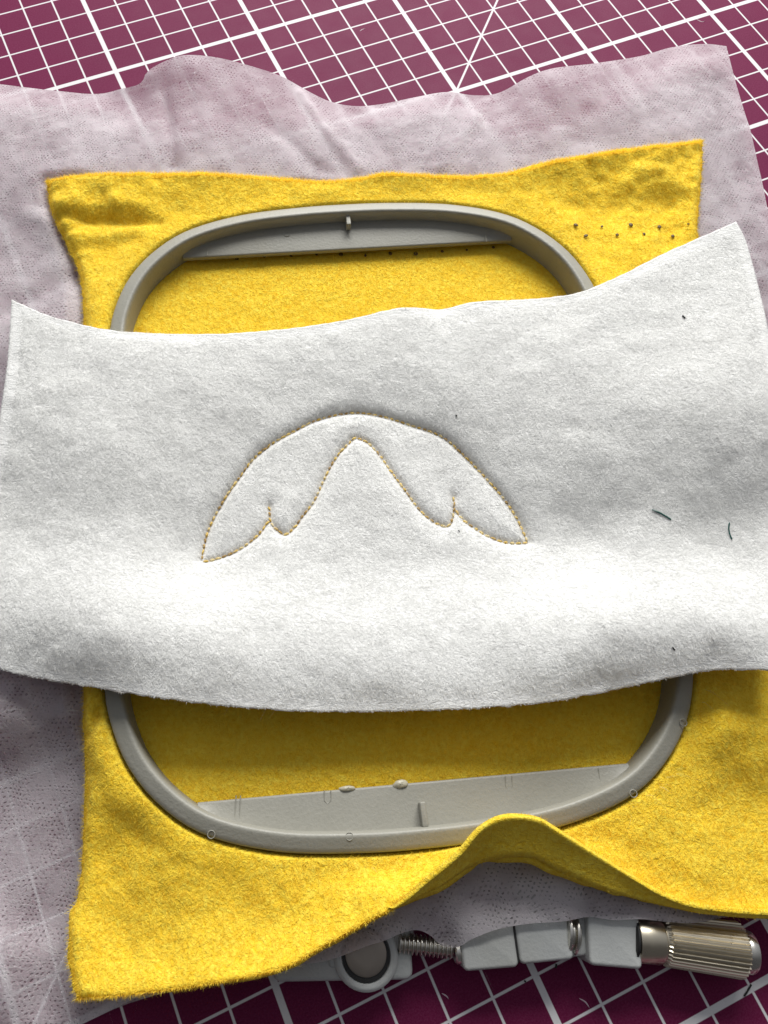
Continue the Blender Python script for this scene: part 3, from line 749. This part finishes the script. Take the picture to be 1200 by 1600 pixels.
fe_in = [(150,600,1.65),(120,700,1.6),(120,790,1.5),(150,860,1.5),(300,620,1.4),(250,740,1.35),(60,860,1.4),
         (560,575,0.98),(420,600,1.0),(700,590,1.15),(850,560,1.5),(860,640,1.45),(880,760,1.15),(960,650,1.75),(1060,560,2.1),(1100,620,2.25),(1120,720,1.97),(1050,760,1.68),(1000,830,1.35),(1120,860,1.42),(920,850,0.95),
         (318,875,0.82),(345,795,0.8),(400,714,0.8),(464,668,0.8),(551,642,0.8),(642,661,0.8),(729,712,0.8),(792,782,0.82),(826,845,0.82),
         (440,800,0.8),(690,800,0.8),(556,683,0.82),(480,790,0.82),(640,770,0.82),(560,800,0.86),(380,850,0.8),(770,835,0.8),
         (560,890,0.95),(400,905,1.05),(240,890,1.3),(700,880,0.92),(820,890,1.05),
         (60,960,1.8),(180,990,2.05),(330,1000,1.8),(480,1010,1.62),(620,1015,1.55),(800,1005,1.72),(960,990,2.1),(1120,975,2.2),(300,1050,1.85),(900,1050,1.9),(600,1065,1.62)]
FE = TPS(np.vstack([W(c) for c in (fe_top, fe_right, fe_left, fe_bot, fe_in)]), .02)
st_a = [(314,874),(321,837),(333,808),(352,775),(372,746),(396,714),(425,690),(464,668),(502,651),(551,642),(594,647),(642,661),(691,680),(729,712),(763,748),(792,782),(812,813),(826,845)]
st_b = [(316,876),(338,871),(372,857),(401,835),(420,811)]
st_c = [(420,787),(421,800),(423,814),(435,828),(447,833),(461,821),(473,804),(490,782),(505,750),(517,726),(531,705),(546,690),(556,683),(575,690),(594,709),(613,736),(633,763),(652,789),(671,808),(691,819),(704,817),(711,795),(710,772)]
st_d = [(713,794),(727,811),(744,823),(763,835),(788,845),(807,847),(827,846)]
def px_path(P): return W([(a, b, .80) for a, b in P])
paths = [catmull(px_path(p), 6) for p in (st_a, st_b, st_c, st_d)]
SA = np.vstack([p[:-1, :2] for p in paths]); SB = np.vstack([p[1:, :2] for p in paths])
cres = np.vstack([paths[0][:, :2], paths[3][::-1][:, :2], paths[2][::-1][2:-2, :2], paths[1][::-1][:, :2]])
def felt_z(x, y):
    z = FE(x, y); rd = np.abs(ring_sd(x, y)+.2)
    cl = 1.30+.18*0-np.clip(rd-.35, 0, 9)*.9            # rest on the frame, never through it
    z = np.where(z > cl, z, cl) if False else .5*(z+cl+np.sqrt((z-cl)**2+.02))
    d = seg_dist(x, y, SA, SB)
    z = z-.085*np.exp(-(d/.085)**2)-.06*np.exp(-(d/.30)**2)
    arcd = seg_dist(x, y, paths[0][:-1, :2], paths[0][1:, :2])
    outs = ~inside(x, y, cres)
    z = z+np.where(outs, smooth(paths[0][0, 1]+.1, paths[0][0, 1]+1.6, y)*.055*(1-np.exp(-(arcd/.14)**2))*np.exp(-(arcd/1.0)**2), 0)
    z = z+.045*fbm(x, y, .7, 2)*smooth(0, .6, d)+.005*fbm(x, y, 3.0, 4)+.003*vnoise(x*.8+y*.5, y*1.6-x*.4, 7, 5)
    return z
FX, FY = 420, 250
e = [edge_curve(c) for c in (fe_top, fe_right, fe_bot, fe_left)]
Gf = coons(e[0][:, :2], e[1][:, :2], e[2][:, :2], e[3][:, :2], FX, FY); fx, fy = Gf[..., 0], Gf[..., 1]
zf2 = fit_edges(felt_z(fx, fy), e[0], e[1], e[2], e[3], 10)
Gf = np.dstack([fx, fy, zf2])
Gf[-1, :, 1] += .018*vnoise(np.arange(FX)/2.5, np.zeros(FX), 1, 1); Gf[0, :, 1] += .012*vnoise(np.arange(FX)/2.5, np.zeros(FX), 1, 2)
felt = mesh_obj('white_felt', Gf.reshape(-1, 3), grid_faces(FY, FX), M_FELT)
add_thickness(felt, .13)
tag(felt, 'wide white felt strip across the hoop with a gold stitched crescent outline', 'felt sheet')
fibres('felt_nap', Gf, 230000, .07, .22, .0039, .17, M_FTF, felt, mg=6, direction=math.radians(-25), spread=1.5, curl=1.6)
fibres('edge_fuzz', Gf, 0, .02, .06, .0028, .5, M_FTF, felt, sel=tuple(np.concatenate(q) for q in zip(
    edge_sel(np.arange(0, 2), np.arange(FX-1), 3000), edge_sel(np.arange(FY-4, FY-1), np.arange(FX-1), 6000),
    edge_sel(np.arange(FY-1), np.arange(0, 2), 1500), edge_sel(np.arange(FY-1), np.arange(FX-4, FX-1), 1500))))

# stitches: each a small twisted thread bridging two needle holes
def stitch_mesh(name, m, L_=.140, r=.026):
    xs = np.linspace(-L_/2, L_/2, 7); zz = .034*(1-(2*xs/L_)**2)+.002
    V, F = tube(np.c_[xs, np.zeros(7), zz], r*np.array([.5, .85, 1, 1, 1, .85, .5]), 6, sx=1.25)
    o = mesh_obj(name, V, F, m, felt); return o
proto_g = stitch_mesh('stitch', M_THREAD); first = {id(proto_g): True}
for pi_, P in enumerate(paths):
    Ls = np.r_[0, np.cumsum(np.linalg.norm(np.diff(P[:, :2], axis=0), axis=1))]; step = .148
    n = int(Ls[-1]/step); tt = (np.arange(n)+.5)*Ls[-1]/n
    X = np.interp(tt, Ls, P[:, 0]); Y = np.interp(tt, Ls, P[:, 1])
    Z = felt_z(X, Y); Xa = np.interp(tt+.03, Ls, P[:, 0])-np.interp(tt-.03, Ls, P[:, 0]); Ya = np.interp(tt+.03, Ls, P[:, 1])-np.interp(tt-.03, Ls, P[:, 1])
    for q in range(n):
        pr = proto_g
        if first[id(pr)]: o = pr; first[id(pr)] = False
        else: o = pr.copy(); COL.objects.link(o)
        dz = rng.normal(0, .005)+.004 if pi_ else (-.004 if .30 < tt[q]/Ls[-1] < .66 else .004)
        o.location = Vector((X[q], Y[q], Z[q]+dz))*U
        o.rotation_euler = (0, 0, math.atan2(Ya[q], Xa[q])+rng.normal(0, .16)); s_ = .68+.42*rng.random(); o.scale = (s_, .75+.3*rng.random(), .9)

# ------------------------------------------------------------------ lint and thread snips
kd_fe = kd_of(Gf); feflat = Gf.reshape(-1, 3)
fez = lambda x, y: np.array([feflat[kd_fe.find((float(x[0]), float(y[0]), 0))[1], 2]])
def snip(name, P, r, m, fn, label, cat='thread snip', group=None, lift=.02):
    pts_ = np.array([place_on(fn, a, b, .8)+[0, 0, lift] for a, b in P]); c = pts_.mean(0)
    V, F = tube(catmull(pts_-c, 5), r, 6); o = mesh_obj(name, V, F, m); o.location = Vector(c)*U
    tag(o, label, cat, group); return o
snip('thread_snip', [(1018,797),(1029,801),(1038,806),(1048,812)], .018, M_GREEN, fez, 'longer dark green thread snip slanting on the right of the white felt')
snip('thread_snip', [(1139,817),(1138,827),(1140,836),(1143,843)], .016, M_GREEN, fez, 'short upright green thread snip on the felt near its right edge')
snip('lint_speck', [(1066,494),(1068,496),(1070,498)], .022, M_SPECK, fez, 'black speck on the upper right of the white felt', 'lint')
snip('lint_speck', [(712,649),(714,651)], .016, M_SPECK, fez, 'tiny dark speck on the felt above the right side of the stitched arc', 'lint')
snip('lint_speck', [(716,829),(718,831)], .015, M_SPECK, fez, 'tiny dark speck on the felt just below the right stitched notch', 'lint')
snip('lint_speck', [(1050,1011),(1052,1014),(1054,1016)], .016, M_SPECK, fez, 'small dark fibre on the felt near its lower right edge', 'lint')
flat = lambda x, y: np.array([.0])
snip('thread_snip', [(1173,1538),(1168,1547),(1162,1556)], .018, M_SPECK, flat, 'dark thread snip on the mat below the knurled knob', lift=.02)
snip('thread_snip', [(869,1506),(868,1512)], .020, M_SPECK, flat, 'short dark thread bit on a white grid line below the screw blocks', lift=.02)
snip('lint_speck', [(819,1532),(821,1534)], .018, M_SPECK, flat, 'dark speck on a mat line left of the short thread bit', 'lint', lift=.018)
print('tris', sum(len(o.data.polygons) for o in scene.objects if o.type == 'MESH'))
